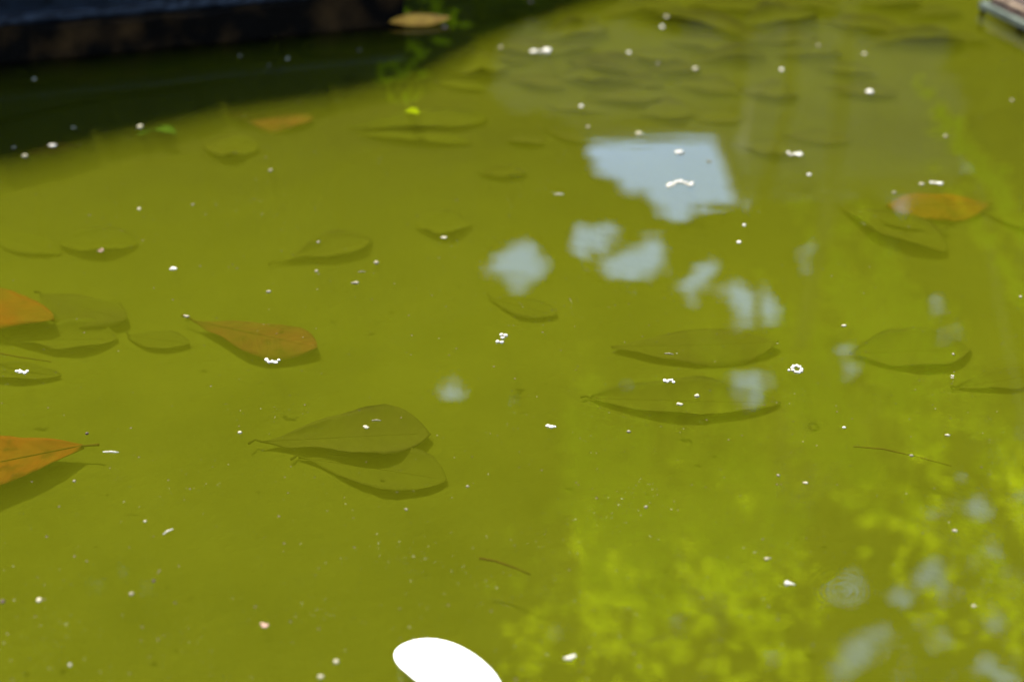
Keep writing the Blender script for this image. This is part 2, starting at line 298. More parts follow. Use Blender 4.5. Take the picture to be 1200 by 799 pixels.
# tall dark wall standing back from the kerb
def shadow_pt(px, py): return world(px, py, -0.02)
WH = 1.08
off = Vector((-sdir.x, -sdir.y, 0)) / sdir.z          # shadow shift per metre of height
pts = [shadow_pt(-420, 340), shadow_pt(0, 200), shadow_pt(270, 138), shadow_pt(400, 119), shadow_pt(490, 97), shadow_pt(565, 56), shadow_pt(665, 20), shadow_pt(750, -8)]
pts = [Vector((p.x, p.y, 0)) - off * (WH + 0.02) for p in pts]
wl = empty('garden_wall', (0, 0, 0)); tag(wl, 'tall dark stone wall behind the kerb, shading the upper left corner of the pond', 'wall')
# core + courses of blocks, one object per block
core = MB(); tk = .16
for i in range(len(pts) - 1):
    p, q = pts[i], pts[i + 1]; d = (q - p); Ls = d.length; d.normalize(); a = math.atan2(d.y, d.x)
    Mx = Matrix.Translation((p.x, p.y, 0)) @ Matrix.Rotation(a, 4, 'Z')
    core.box((-.012, .022, -.12 - .003 * i), (Ls + .012, tk + .002 * i, WH - .008 - .003 * i), Mx)
core.build('wall_core', M['mortar'], wl)
protos = []
for k in range(4):
    b = MB(); b.box((-.5, 0, 0), (.5, .03, 1)); o = b.build('block', M['block'], wl)
    bm = bmesh.new(); bm.from_mesh(o.data); bmesh.ops.subdivide_edges(bm, edges=bm.edges[:], cuts=1, use_grid_fill=True)
    for v in bm.verts:
        if v.co.y < .01 and 0.1 < v.co.z < .9 and abs(v.co.x) < .4: v.co.y -= .008 + .01 * rnd.random()
    bm.to_mesh(o.data); bm.free(); protos.append(o)
usedp = set()
for i in range(len(pts) - 1):
    p, q = pts[i], pts[i + 1]; d = (q - p); Ls = d.length; d.normalize(); a = math.atan2(d.y, d.x); nr = Vector((-d.y, d.x, 0))
    z = 0.03; c = 0
    while z < WH - .06:
        hh = .155
        if z + hh > WH - .05: hh = WH - z
        x = 0
        while x < Ls - .01:
            wd = rnd.uniform(.22, .36)
            if c % 2 == 0 and x == 0: wd *= .6
            if x + wd > Ls - .09: wd = Ls - x
            k = rnd.randrange(4); loc = p + d * (x + wd / 2) + nr * rnd.uniform(-.006, .004)
            loc.z = z; sx = wd - .010; sz = hh - .010
            if k not in usedp: o = protos[k]; usedp.add(k); o.location = loc; o.rotation_euler = (0, 0, a); o.scale = (sx, 1, sz)
            else: obj_like(protos[k], 'block', loc, wl, (0, 0, a), (sx, 1, sz))
            x += wd
        z += hh; c += 1

# ------------------------------------------------------------------ metal platform corner, upper right
C0 = world(1147, 3, .018); C1 = world(1210, 33, .018); dd = (C1 - C0).normalized(); an = math.atan2(dd.y, dd.x)
pf = empty('slatted_platform', (C0.x, C0.y, -.024), an)
tag(pf, 'corner of a low platform with pale green rail and rusty slats at the upper right', 'platform')
def bar(name, lo, hi, mt):
    b = MB(); b.box(lo, hi); o = b.build(name, mt, pf)
    bm = bmesh.new(); bm.from_mesh(o.data); bmesh.ops.bevel(bm, geom=bm.edges[:], offset=min(.0015, (hi[2] - lo[2]) * .2), segments=1, affect='EDGES'); bm.to_mesh(o.data); bm.free(); return o
bar('rail', (0, 0, .030), (.9, .012, .044), M['rail'])
bar('rail', (0, .0125, .031), (.012, .6, .045), M['rail'])
bar('strip', (.016, .016, .052), (.9, .026, .060), M['strip'])
bar('plank', (.014, .014, .0405), (.9, .60, .050), M['rust'])
y = .032
for k, mt in enumerate(('rust', 'teal', 'greymetal', 'teal', 'rust', 'greymetal', 'teal', 'rust', 'teal', 'greymetal')):
    bar('slat', (.018, y, .0505), (.9, y + .038, .062 + .002 * (k % 3)), M[mt]); y += .046
for x in (.004, .125, .40, .70): bar('post', (x, .003, -.04), (x + .008, .011, .0297), M['stone_face'])
for x in (.004, .40): bar('post', (x, .50, -.07), (x + .010, .51, .0297), M['stone_face'])

# ------------------------------------------------------------------ leaves in the water
def leaf_blade(L, W, cup, bend, roll, seed, peak=1.25, q=0.75, wavy=.012, nx=26, ny=12, curl=0.0, th=.0007):
    r = random.Random(seed); ph = r.uniform(0, 50); top = []; edge = []
    for i in range(nx + 1):
        t = i / nx; wv = max(0.0, math.sin(math.pi * min(1, t) ** peak)) ** q
        wv = wv * (W / 2) + .0006; wl_ = wv * (1 + .17 * mnoise.noise(Vector((t * 4, ph, 0))) + 0.06 * mnoise.noise(Vector((t * 17, ph, 0)))); wr_ = wv * (1 + .17 * mnoise.noise(Vector((t * 4, ph, 9))) + 0.06 * mnoise.noise(Vector((t * 17, ph, 9))))
        xc = t * L
        for j in range(ny + 1):
            s = -1 + 2 * j / ny
            y = s * (wl_ if s < 0 else wr_)
            z = cup * W * abs(s) ** 2.4 * (wv / (W / 2)) + bend * L * 4 * t * (1 - t) + roll * y + curl * L * max(0, t - .75) ** 2 * 8
            z += wavy * W * 2.2 * abs(s) ** 1.5 * mnoise.noise(Vector((t * 4.2 + ph, s * 1.3, ph)))
            z += -.0006 * max(0, 1 - abs(s) * 6)
            top.append(Vector((xc, y + .02 * W * math.sin(t * 3 + ph), z))); edge.append(max(abs(s), abs(2 * t - 1) ** 6))
    n1 = ny + 1; n = len(top); vs = top + [v - Vector((0, 0, th)) for v in top]; fs = []
    for i in range(nx):
        for j in range(ny):
            a = i * n1 + j; fs.append((a, a + n1, a + n1 + 1, a + 1)); fs.append((a + n, a + 1 + n, a + n1 + 1 + n, a + n1 + n))
    for i in range(nx):
        a = i * n1; fs.append((a, a + n, a + n1 + n, a + n1)); a += ny; fs.append((a, a + n1, a + n1 + n, a + n))
    for j in range(ny):
        fs.append((j, j + 1, j + 1 + n, j + n)); a = nx * n1 + j; fs.append((a, a + n, a + 1 + n, a + 1))
    return vs, fs, edge + edge, [top[i * n1 + ny // 2] for i in range(nx + 1)]
LEAVES = []
def leaf(label, b, t, W, style='silted', z=None, cup=.08, bend=.0, roll=0., seed=0, peak=1.25, q=.75, stalk=.10, curl=0., lift=.0, wavy=.035, tilt=0.0, group='sunken leaves'):
    """b, t = stalk end and tip of the blade in the photograph; W = width / length"""
    zz = shelf(world((b[0] + t[0]) / 2, (b[1] + t[1]) / 2, FLOOR).y - .03) + .006 if z is None else z
    cup *= 1.05
    P = world(b[0], b[1], zz); T = world(t[0], t[1], zz); d = T - P; L = d.length; a = math.atan2(d.y, d.x)
    vs, fs, ed, mid = leaf_blade(L, W * L, cup, bend, roll, seed, peak, q, wavy, curl=curl)
    if tilt: 
        for v in vs: v.z += tilt * v.x
    root = empty('leaf', (P.x, P.y, zz), a)
    if z is None:
        lo = min(v.z for v in vs); root.location.z = zz - .006 + .0025 - lo + lift
    tag(root, label, 'leaf', group)
    mt = M[style]; bl = mesh('blade', vs, fs, mt, root, True, {'edge': ed})
    off_ = Vector((0, 0, tilt))
    rb = MB(); pp = [m_ + Vector((0, 0, .0006 + tilt * m_.x)) for m_ in mid[:-2]]
    rb.tube(pp, [max(.0002, (.0002 if style in ('silted', 'halfsilt', 'litter', 'litter_pale') else .0006) * (L / .16) * (1 - .85 * i / len(pp))) for i in range(len(pp))], 5)
    rm = M['rib_silt'] if style in ('silted', 'halfsilt', 'litter', 'litter_pale') else M['rib']
    rb.build('midrib', rm, root, True)
    if stalk:
        sb = MB(); p0 = mid[0]
        sb.tube([p0 + Vector((.003, 0, tilt * .003)), p0 + Vector((-stalk * L * .5, .004, .001)), p0 + Vector((-stalk * L, .001 + .01 * math.sin(seed), .003))], [.0012, .0012, .0016], 6)
        sb.build('stalk', rm, root, True)
    return root

leaf('big orange brown leaf cut by the left edge below the middle, its shadow under it', (98, 521), (-118, 566), .52, 'orange', z=-.041, cup=.04, bend=.01, seed=1, stalk=.08, wavy=.03)
leaf('bright orange leaf corner at the left edge, beside a silted green leaf', (-120, 330), (62, 372), .42, 'orange', z=-.032, cup=-.05, seed=2, stalk=0, wavy=.04, peak=1.0, tilt=-.02)
leaf('reddish brown teardrop leaf with stalk at upper left and white crumbs at its lower edge', (226, 375), (371, 408), .46, 'brown', z=-.046, cup=-.04, seed=3, peak=1.7, q=.8, stalk=.10)
leaf('large olive leaf overlapping another, left of centre in the lower half', (305, 520), (505, 512), .50, 'halfsilt', cup=.10, seed=4, peak=1.8, stalk=.06, lift=.004, roll=.02)
leaf('olive leaf with thick dark lower edge, tucked under the larger olive leaf', (350, 535), (524, 562), .45, 'silted', cup=.08, seed=5, peak=1.7, stalk=.03)
leaf('long narrow sunken leaf showing a straight dark near edge, below two white flecks', (692, 466), (915, 470), 0.34, 'silted', cup=.09, seed=6, stalk=.05, peak=1.1, roll=-.03)
leaf('faint broad sunken leaf just right of centre, above the two white flecks', (716, 408), (912, 404), .42, 'halfsilt', cup=-.035, seed=7, stalk=0)
leaf('faint oval sunken leaf ringed dark, right of the white ring shaped cluster', (995, 412), (1138, 408), .62, 'silted', cup=.07, seed=8, stalk=0)
leaf('sunken leaf slanting down right under the orange leaf on the right', (985, 242), (1108, 296), .46, 'halfsilt', cup=.12, seed=9, peak=1.3, stalk=.05, roll=-.05)
leaf('rusty orange leaf near the right edge with two white flecks above it', (1160, 238), (1038, 243), .62, 'orange', z=-.046, cup=-.04, seed=10, peak=1.1, stalk=.03)
leaf('narrow dark leaf piece poking out below the rusty orange leaf', (1030, 258), (1112, 266), .3, 'silted', z=-.045, cup=-.08, seed=11, stalk=0)
leaf('pointed oval leaf with dark outline on both sides, above the reddish brown leaf', (325, 306), (436, 281), .50, 'halfsilt', cup=.13, seed=12, peak=1.8, stalk=.1)
leaf('oval sunken leaf ringed dark at the left, with a brown ring scrap over it', (68, 284), (162, 285), .72, 'silted', cup=.10, seed=13, peak=1.1, stalk=0)
leaf('faint thin leaf slanting down right, left of the ringed oval leaf', (-12, 272), (70, 296), .4, 'silted', cup=.05, seed=14, stalk=.1)
leaf('silted green leaf with thick dark near edge, beside the bright orange corner', (8, 396), (138, 396), .48, 'silted', cup=.13, seed=15, peak=1.5, stalk=.05)
leaf('brownish sunken leaf behind the silted green leaf by the orange corner', (48, 350), (146, 382), .55, 'halfsilt', cup=-.08, seed=16, stalk=.05)
leaf('narrow dark sunken leaf at the left edge under a white cluster', (-60, 432), (72, 438), .26, 'silted', cup=.10, seed=17, stalk=0)
leaf('small oval sunken leaf with a fleck on its dark rim, left of the sky reflections', (486, 263), (553, 262), .9, 'silted', cup=.08, seed=19, peak=1.0, stalk=0)
leaf('small dark curled leaf left of the large sky reflection', (562, 203), (618, 202), .45, 'halfsilt', cup=.16, seed=20, stalk=.05, peak=1.0)
leaf('small oval brownish leaf below the faint orange brown leaf, upper left', (238, 172), (304, 173), .95, 'halfsilt', cup=.09, seed=21, peak=1.0, stalk=0)
leaf('faint orange brown leaf at the edge of the wall shadow, upper left', (262, 133), (367, 140), .58, 'brown', z=-.030, cup=-.06, seed=22, peak=1.6, stalk=.1)
leaf('dim brown leaf half in the wall shadow near the left edge', (30, 182), (94, 170), .5, 'brown', z=-.026, cup=.06, seed=23, stalk=.04)
leaf('long leaf with two dark arcs below the lime green leaflet', (412, 150), (572, 140), .34, 'silted', cup=.12, seed=24, stalk=.02, wavy=.05)
leaf('slender leaf just below the long leaf with two dark arcs', (420, 157), (552, 166), .24, 'silted', cup=.12, seed=25, stalk=0)
leaf('small faint leaf left of the lime green leaflet', (424, 108), (470, 112), .7, 'silted', cup=.07, seed=26, stalk=0)
leaf('brown curled leaf left of the floating long white petal, dark rims', (522, 84), (598, 80), 1.0, 'halfsilt', cup=.14, seed=27, peak=1.0, stalk=0)
leaf('narrow bluish dark leaf under the brown curled leaf', (510, 95), (572, 105), .3, 'silted', cup=.1, seed=28, stalk=.03)
leaf('long sunken leaf beside the wall shadow, above left of the long white petal', (528, 46), (634, 34), .5, 'halfsilt', cup=.12, seed=29, stalk=0, wavy=.04)
TOP = [  # tangle
 ('dark edged leaf at the top edge, between wall shadow and the first pale dot', (566, 14), (640, 22), .5, 'halfsilt', .10),
 ('leaf crossing under the long white petal scrap at its right end', (640, 66), (700, 58), .45, 'silted', .12),
 ('brownish leaf left of the pink white fleck, tip bending up', (752, 88), (822, 84), .5, 'halfsilt', .12),
 ('leaf at the centre of the far tangle with a double dark rim', (780, 50), (858, 60), .55, 'silted', .12),
 ('leaf just above the round white fleck in the upper right', (880, 54), (960, 48), .5, 'halfsilt', .10),
 ('leaf curling up between the round dim dot and the far strong dark arc', (950, 80), (1030, 88), .45, 'silted', .10),
 ('narrow leaf at the top edge close to the platform', (1060, 22), (1128, 16), .4, 'silted', .10),
 ('leaf right below the cream dot that sits left of the long white petal scrap', (560, 66), (622, 74), .5, 'silted', .10),
 ('leaf left of the wide flat leaf at the very top', (736, 4), (800, 22), .45, 'silted', .11),
 ('leaf under the fleck that floats above left of the large sky reflection', (640, 122), (712, 130), .45, 'silted', .07),
 ('broad leaf half buried right of the thin rimmed faint leaf', (700, 104), (778, 100), .5, 'halfsilt', .09),
 ('leaf overlapping the bluish rimmed leaf from below, upper right', (838, 44), (902, 52), .5, 'halfsilt', .11),
 ('brownish leaf right next to the floating long white petal', (664, 74), (756, 88), .55, 'halfsilt', .11),
 ('leaf with dark lower arc below right of the long white petal', (655, 92), (752, 96), .6, 'silted', .10),
 ('leaf whose dark rim crosses just above the long white petal', (615, 32), (700, 24), .6, 'halfsilt', .11),
 ('leaf behind the long white petal with a raised right tip', (630, 48), (712, 36), .55, 'silted', .12),
 ('leaf under the two pale flecks at top centre', (748, 22), (876, 45), .45, 'halfsilt', .13),
 ('brown tinged leaf with curled tip at top right of centre', (700, 20), (800, 10), .5, 'halfsilt', .09),
 ('wide flat leaf at the very top right of centre', (800, 8), (915, 14), .5, 'halfsilt', .10),
 ('leaf with bluish dark rim curving up right at the top', (866, 36), (956, 22), .6, 'silted', .12),
 ('brown leaf at the top edge right of the bluish rimmed leaf', (900, 6), (990, 12), .6, 'halfsilt', .08),
 ('leaf with a wavy dark near edge touching the pink white fleck', (812, 72), (900, 68), .45, 'halfsilt', .15),
 ('leaf between two round white flecks in the upper right', (905, 66), (988, 64), .5, 'silted', .12),
 ('leaf whose dark line runs under the single fleck left of the pink white one', (715, 66), (812, 76), .5, 'silted', .08),
 ('small round leaf whose dark lower arc sits just above the large sky reflection', (748, 134), (812, 132), .95, 'silted', .09),
 ('faint small leaf to the right of the one just above the large sky reflection', (812, 138), (872, 136), .7, 'silted', .05),
 ('leaf with a dark upper line slanting right, above the large sky reflection', (792, 98), (866, 108), .6, 'silted', .07),
 ('faint oval leaf in the right part of the far tangle, below the fleck row', (866, 108), (938, 112), .75, 'silted', .07),
 ('leaf poking out of the right side of the large sky reflection', (862, 170), (936, 178), .6, 'silted', .11),
 ('pale leaf right of the one poking from the large sky reflection', (920, 158), (1000, 162), .5, 'halfsilt', .05),
 ('long leaf with the strongest dark lower arc, near the platform corner', (1004, 52), (1132, 52), .42, 'silted', .14),
 ('smaller dim leaf beside the oval white petal in the upper right', (968, 106), (1052, 112), .5, 'halfsilt', .05),
 ('leaf behind the strongly arced leaf, dark line slanting down right', (960, 26), (1062, 42), .5, 'halfsilt', .09),
 ('leaf with wavy top edge at the top, left of the platform', (990, 4), (1082, 8), .6, 'silted', .08),
 ('thin leaf between the strongly arced leaf and the platform', (1092, 42), (1160, 50), .4, 'silted', .07),
 ('thin short leaf slanting down right beside the large sky reflection', (638, 152), (688, 166), .3, 'silted', .08),
 ('tiny faint leaf above the small dark curled one', (592, 162), (638, 166), .6, 'silted', .07),
 ('leaf lying just right of the brown curled leaf', (596, 92), (664, 104), .55, 'halfsilt', .07),
 ('brown leaf at the far left end of the leaf tangle', (574, 58), (650, 66), .6, 'halfsilt', .08),
 ('leaf at the top edge just past the wall shadow', (640, 6), (726, 2), .6, 'silted', .09),
 ('wide faint leaf with thin rim above the small leaves at the sky reflection', (690, 118), (786, 116), .5, 'silted', .05),
 ('faint leaf with dark end below the left sky reflection', (574, 348), (652, 368), .5, 'silted', .02),
 ('dim thin leaf right of the rusty orange leaf at the right edge', (1150, 246), (1230, 268), .4, 'silted', .08),
 ('faint wide leaf far left of the reddish brown leaf', (150, 392), (222, 402), .5, 'silted', .012),
 ('faint leaf at the right edge below the ringed oval leaf', (1120, 452), (1225, 436), .4, 'silted', .04),
 ('leaf showing only a faint dark arc at the mid upper left', (398, 88), (452, 92), .6, 'silted', .06),
]
for i, (lb, b, t, W, st, cp) in enumerate(TOP):
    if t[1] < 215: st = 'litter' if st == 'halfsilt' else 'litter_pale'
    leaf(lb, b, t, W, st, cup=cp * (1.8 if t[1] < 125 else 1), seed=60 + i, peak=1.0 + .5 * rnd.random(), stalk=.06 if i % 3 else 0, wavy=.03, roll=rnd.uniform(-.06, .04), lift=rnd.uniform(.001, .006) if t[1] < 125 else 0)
# hidden lower layer of the far tangle shows only between the named ones
# tan dry leaf stranded at the kerb corner
P = world(440, 28, .002); T = world(528, 26, .002); d = T - P
vs, fs, ed, mid = leaf_blade(d.length, .05, -.30, .05, 0, 5, 1.2, .8)
tl = empty('leaf', (P.x, P.y, .012), math.atan2(d.y, d.x)); tag(tl, 'dry tan leaf floating at the corner of the dark kerb', 'leaf', 'floating leaves')
mesh('blade', vs, fs, M['tan'], tl, True, {'edge': ed})
b = MB(); b.tube([q + Vector((0, 0, .0006)) for q in mid[:-1]], [.0009] * (len(mid) - 1), 5); b.build('midrib', M['rib'], tl, True)
b = MB(); b.tube([mid[0] + Vector((.003, 0, 0)), mid[0] + Vector((-.012, .001, -.001))], [.001, .0012], 6); b.build('stalk', M['rib'], tl, True)
# two small fresh ones
def leaflet(label, b, t, W, style, z, cup, name='leaflet', group=None):
    P = world(*b, z); T = world(*t, z); d = T - P
    vs, fs, ed, mid = leaf_blade(d.length, W * d.length, cup, .06, 0, 9, 1.0, .7, nx=12, ny=6, th=.0004)
    o = mesh(name, vs, fs, M[style], None, True); o.location = (P.x, P.y, z); o.rotation_euler.z = math.atan2(d.y, d.x)
    tag(o, label, 'leaf', group); return o
leaflet('tiny lime green leaflet floating above the two dark arcs', (474, 131), (491, 134), .75, 'lime', .002, .15)
a1 = leaflet('small fresh green leaf just under the surface at the wall shadow edge', (178, 151), (206, 157), .5, 'young', -.016, .1)
a2 = leaflet('pale half of a green sprig lying left of the small fresh green leaf', (180, 151), (162, 159), .6, 'young', -.017, .1)
# twigs
def twig(label, pts, z, r0):
    ws = [world(x, y, z) for x, y in pts]; o0 = ws[0]; b = MB(); b.tube([q - o0 for q in ws], [r0 * (1 - .5 * i / len(ws)) for i in range(len(ws))], 6)
    o = b.build('twig', M['rib'], None, True); o.location = o0; tag(o, label, 'twig'); return o
twig('short thin twig under the surface above the white petal, right of centre', [(562, 654), (580, 657), (600, 664), (622, 673)], -.020, .0010)
twig('long hair thin stem under the surface near the right edge', [(1000, 523), (1035, 526), (1075, 535), (1115, 546)], -.028, .0008)
twig('short dark stem lying by the narrow leaf at the left edge', [(-10, 412), (20, 418), (60, 424)], -.04, .0010)

# ------------------------------------------------------------------ white petal at the bottom
def petal():
    c = world(527, 775, .006); ax = (world(582, 824, .004) - world(470, 750, .004)); L = ax.length; a = math.atan2(ax.y, ax.x)
    root = empty('petal', (0, 0, 0)); root.location = world(469, 753, .006); root.rotation_euler.z = a
    tag(root, 'large bright white oval petal floating at the bottom edge', 'petal')
    nx, ny = 34, 20; top = []
    for i in range(nx + 1):
        t = .5 - .5 * math.cos(math.pi * i / nx); wv = .0265 * math.sqrt(max(0, 1 - abs(2 * t - 1) ** 2.15)) + .0003
        for j in range(ny + 1):
            s = -1 + 2 * j / ny
            z = .012 * abs(s) ** 2.2 * (wv / .026) ** 2 + .002 * (1 - 2 * t) ** 2 + .0012 * mnoise.noise(Vector((t * 5, s * 2, 1))) - .006
            top.append(Vector((t * L * 1.05, s * wv, z)))
    n1 = ny + 1; n = len(top); vs = top + [v - Vector((0, 0, .0012)) for v in top]; fs = []
    for i in range(nx):
        for j in range(ny):
            q = i * n1 + j; fs.append((q, q + n1, q + n1 + 1, q + 1)); fs.append((q + n, q + 1 + n, q + n1 + 1 + n, q + n1 + n))
        q = i * n1; fs.append((q, q + n, q + n1 + n, q + n1)); q += ny; fs.append((q, q + n1, q + n1 + n, q + n))
    for j in range(ny):
        fs.append((j, j + 1, j + 1 + n, j + n)); q = nx * n1 + j; fs.append((q, q + n, q + 1 + n, q + 1))
    mesh('blade', vs, fs, M['petal'], root, True)
    b = MB(); b.tube([Vector((L * .46, -.0250, .000)), Vector((L * .50, -.0280, -.001)), Vector((L * .56, -.0310, -.001))], [.0012, .0016, .0010], 6)
    b.build('brown_scale', M['bud'], root, True)
    return root
petal()

# ------------------------------------------------------------------ floating blossom crumbs
def grain(mbx, c, rx, ry, rz, seed):
    r = random.Random(seed); nu, nv = 7, 4; vs = [Vector((0, 0, rz)) + c]; fs = []
    for j in range(1, nv):
        th = math.pi * j / nv
        for i in range(nu):
            ph = 2 * math.pi * (i + .3 * r.random()) / nu; k = r.uniform(.8, 1.15)
            vs.append(c + Vector((rx * math.sin(th) * math.cos(ph) * k, ry * math.sin(th) * math.sin(ph) * k, rz * math.cos(th) * k)))
    vs.append(c + Vector((0, 0, -rz)))
    for i in range(nu): fs.append((0, 1 + i, 1 + (i + 1) % nu))
    for j in range(nv - 2):
        for i in range(nu):
            a = 1 + j * nu + i; b = 1 + j * nu + (i + 1) % nu; fs.append((a, a + nu, b + nu, b))
    e = 1 + (nv - 2) * nu
    for i in range(nu): fs.append((len(vs) - 1, e + (i + 1) % nu, e + i))
    mbx.add(vs, fs)
def crumb(label, px, py, wpx, hpx, kind='oval', mt='blossom', name='blossom_crumb', rot=0.):
    if mt == 'blossom' and wpx < 13:
        u_ = random.Random(px * 31 + py).random(); mt = 'dull' if u_ < (.55 if wpx < 8 else .15) else ('cream' if u_ < .8 else 'blossom')
    f_ = .62 if py < 130 else (.8 if kind != 'sliver' else 1); wpx *= f_; hpx *= f_
    c = world(px, py, 0); k = ppm(c.y); W = wpx / k / 2; dep = math.atan2(H, c.y); D = hpx / k / math.sin(dep) / 2
    b = MB(); sd_ = int(px * 7 + py); r = random.Random(sd_)
    if kind == 'oval': grain(b, Vector((0, 0, .0004)), W, max(D * .8, W * .55), min(W, D) * .45 + .0003, sd_)
    elif kind == 'cluster':
        nn = max(5, int(wpx / 1.7)); g = max(.0013, 2.3 / k); v = r.uniform(-.4, .4)
        for i in range(nn):
            u = -1 + 2 * (i + r.uniform(-.35, .35)) / (nn - 1); v = max(-1, min(1, v * .5 + r.uniform(-.75, .75)))
            gg = g * r.uniform(.6, 1.25)
            grain(b, Vector((u * (W - g * .6), v * max(.0006, D - g * .6), .0004)), gg * r.uniform(.8, 1.4), gg * r.uniform(.8, 1.2), gg * .55, sd_ + i)
    elif kind == 'ring':
        for i in range(9):
            th = 2 * math.pi * i / 9; grain(b, Vector((.2 * W + math.cos(th) * W * .55, math.sin(th) * D * .7, .0008)), W * .26, W * .26, W * .16, sd_ + i)
        grain(b, Vector((-W * .8, -D * .2, .0004)), W * .22, W * .2, W * .12, sd_ + 20)
    elif kind == 'four':
        for i, (u, v) in enumerate(((-.55, -.65), (.0, -.75), (-.05, .7), (.6, .55), (.15, .1))): grain(b, Vector((u * W, v * D, .0008)), W * .36, W * .33, W * .2, sd_ + i)
    elif kind == 'sliver':
        b.tube([Vector((-W, 0, .0004)), Vector((0, .0004, .0008)), Vector((W, 0, .0004))], [.0004, .0009, .0004], 6)
    elif kind == 'tail':
        grain(b, Vector((-.25 * W, 0, .001)), W * .62, W * .55, W * .32, sd_); b.tube([Vector((.2 * W, 0, .0008)), Vector((W * 1.1, -.3 * W, .0004))], [W * .22, W * .08], 6)
    elif kind == 'petal2':
        grain(b, Vector((-.68 * W, 0, .0012)), W * .34, D * .55, .0022, sd_); grain(b, Vector((.55 * W, .1 * D, .002)), W * .42, D * .95, .004, sd_ + 1)
        b.tube([Vector((-.4 * W, 0, .001)), Vector((.2 * W, -.1 * D, .0012))], [.0018, .0018], 6)
    o = b.build(name, M[mt], None, True); o.location = (c.x, c.y, 0); o.rotation_euler.z = rot
    tag(o, label, 'leaf bit' if mt == 'bud' else 'blossom', 'blossom crumbs floating on the pond'); return o
crumb('long white two lobed petal scrap floating at the top, right of the wall shadow', 634, 61, 42, 9, 'petal2')
crumb('white string of crumbs inside the large sky reflection', 797, 216, 41, 9, 'cluster')
crumb('short white dash above the string of crumbs in the large sky reflection', 796, 179, 14, 5, 'oval')
crumb('small brown tipped crumb right of the dash in the large sky reflection', 831, 190, 9, 4, 'tail')
crumb('white cluster just right of the large sky reflection', 932, 181, 22, 9, 'cluster')
crumb('single white dot below right of the cluster beside the large sky reflection', 948, 205, 7, 4)
crumb('oval white petal scrap in the upper right open water', 1019, 108, 17, 8)
crumb('elongated white fleck above the rusty orange leaf', 1097, 215, 18, 5, 'cluster')
crumb('rounder cream fleck left of the elongated one above the rusty orange leaf', 1080, 216, 8, 4)
crumb('white dot at the upper left tip of the rusty orange leaf', 1048, 226, 7, 4)
crumb('loose white foursome of grains at the centre of the pond', 588, 397, 20, 15, 'four')
crumb('white ring shaped cluster right of centre', 932, 433, 24, 14, 'ring')
crumb('white cluster above the dark straight leaf edge', 784, 447, 16, 8, 'cluster')
crumb('small white fleck between that cluster and the dark straight leaf edge', 817, 464, 9, 5)
crumb('small fleck lying on the dark straight leaf edge', 797, 474, 8, 4, 'cluster')
crumb('white crumbs at the lower edge of the reddish brown leaf', 319, 423, 21, 8, 'cluster')
crumb('tiny white crumb on the stalk end of the reddish brown leaf', 218, 371, 8, 4, 'cluster')
crumb('white cluster at the left edge over a narrow dark leaf', 25, 437, 17, 10, 'cluster')
crumb('white pair of grains above the reddish brown leaf, left', 203, 315, 11, 6, 'cluster')
crumb('little white dash above the middle of the reddish brown leaf', 315, 342, 8, 4)
crumb('white crumb with a pinkish tail in the lower right', 924, 684, 17, 10, 'tail')
crumb('white crumb just above the one with the pinkish tail', 899, 655, 11, 7, 'tail', rot=.5)
crumb('oval cream crumb right of the large white petal', 668, 771, 16, 8, 'cluster')
crumb('bright dot right of and below the large sky reflection', 866, 284, 7, 5)
crumb('small white dash right of centre, above the ring cluster', 989, 382, 9, 3)
crumb('cream fleck with brown edge right of the two round reflected lights', 646, 499, 14, 6, 'cluster')
crumb('fleck on the rim of the small oval sunken leaf', 520, 279, 9, 4, 'cluster')
crumb('white fleck above left of the large sky reflection', 681, 125, 9, 5)
crumb('flat fleck touching the top edge of the large sky reflection', 749, 157, 11, 4)
crumb('slim fleck left of the large sky reflection', 655, 228, 11, 5, 'sliver')
crumb('pale pink dot at the top edge above the long white petal scrap', 622, 2, 8, 5, mt='pinkish')
crumb('pinkish dot in the wall shadow below the tan leaf tip', 521, 32, 8, 5, mt='pinkish')
crumb('cream dot left of the long white petal scrap', 587, 56, 7, 5)
crumb('upper of two blurry dots at top right of centre', 781, 20, 8, 5)
crumb('lower of two blurry dots at top right of centre', 776, 32, 8, 5)
crumb('pink white blurry fleck in the far leaf tangle', 815, 81, 12, 6)
crumb('round white dot right of the pink white blurry fleck', 916, 82, 8, 6)
crumb('cream dot on the far leaf with the strong dark arc', 1013, 64, 9, 5)
crumb('dim round dot above the row of far flecks, upper right', 959, 54, 7, 5)
crumb('dim dot on the far leaves right of the long white petal scrap', 737, 62, 8, 5)
crumb('small dim dot right of and below that one', 771, 75, 6, 4)
crumb('largest pale dot in the wall shadow at the far left', 40, 93, 8, 6)
crumb('left one of two pale dots in the middle of the wall shadow', 281, 66, 7, 5)
crumb('right one of two pale dots in the middle of the wall shadow', 337, 69, 7, 5)
crumb('small dot low between the two pale dots of the wall shadow', 315, 77, 5, 4)
crumb('dim dot in the wall shadow left of the green reflection', 421, 59, 6, 4)
crumb('white dot at the lower edge of the wall shadow beside the fresh green leaf', 164, 149, 8, 5)
crumb('pale crumb with a brown bit in the left wall shadow', 86, 150, 8, 4, 'tail')
crumb('white crumb above the dim brown leaf in the left shadow', 61, 171, 9, 4, 'cluster')
crumb('white dash left of the dim brown leaf in the left shadow', 29, 183, 9, 4)
crumb('faint dot at the left edge of the wall shadow, above the white dash', 16, 173, 7, 4)
crumb('yellowish dot right of the small oval brownish leaf', 317, 200, 6, 4)
crumb('tiny white dot in open water between wall shadow and ringed oval leaf', 163, 245, 5, 4)
crumb('tiny white dot right of that one, below the small oval brownish leaf', 226, 240, 4, 3)
crumb('white dot over the middle of the pointed oval leaf', 373, 284, 5, 4)
crumb('small white dot under the pointed oval leaf', 371, 318, 6, 4)
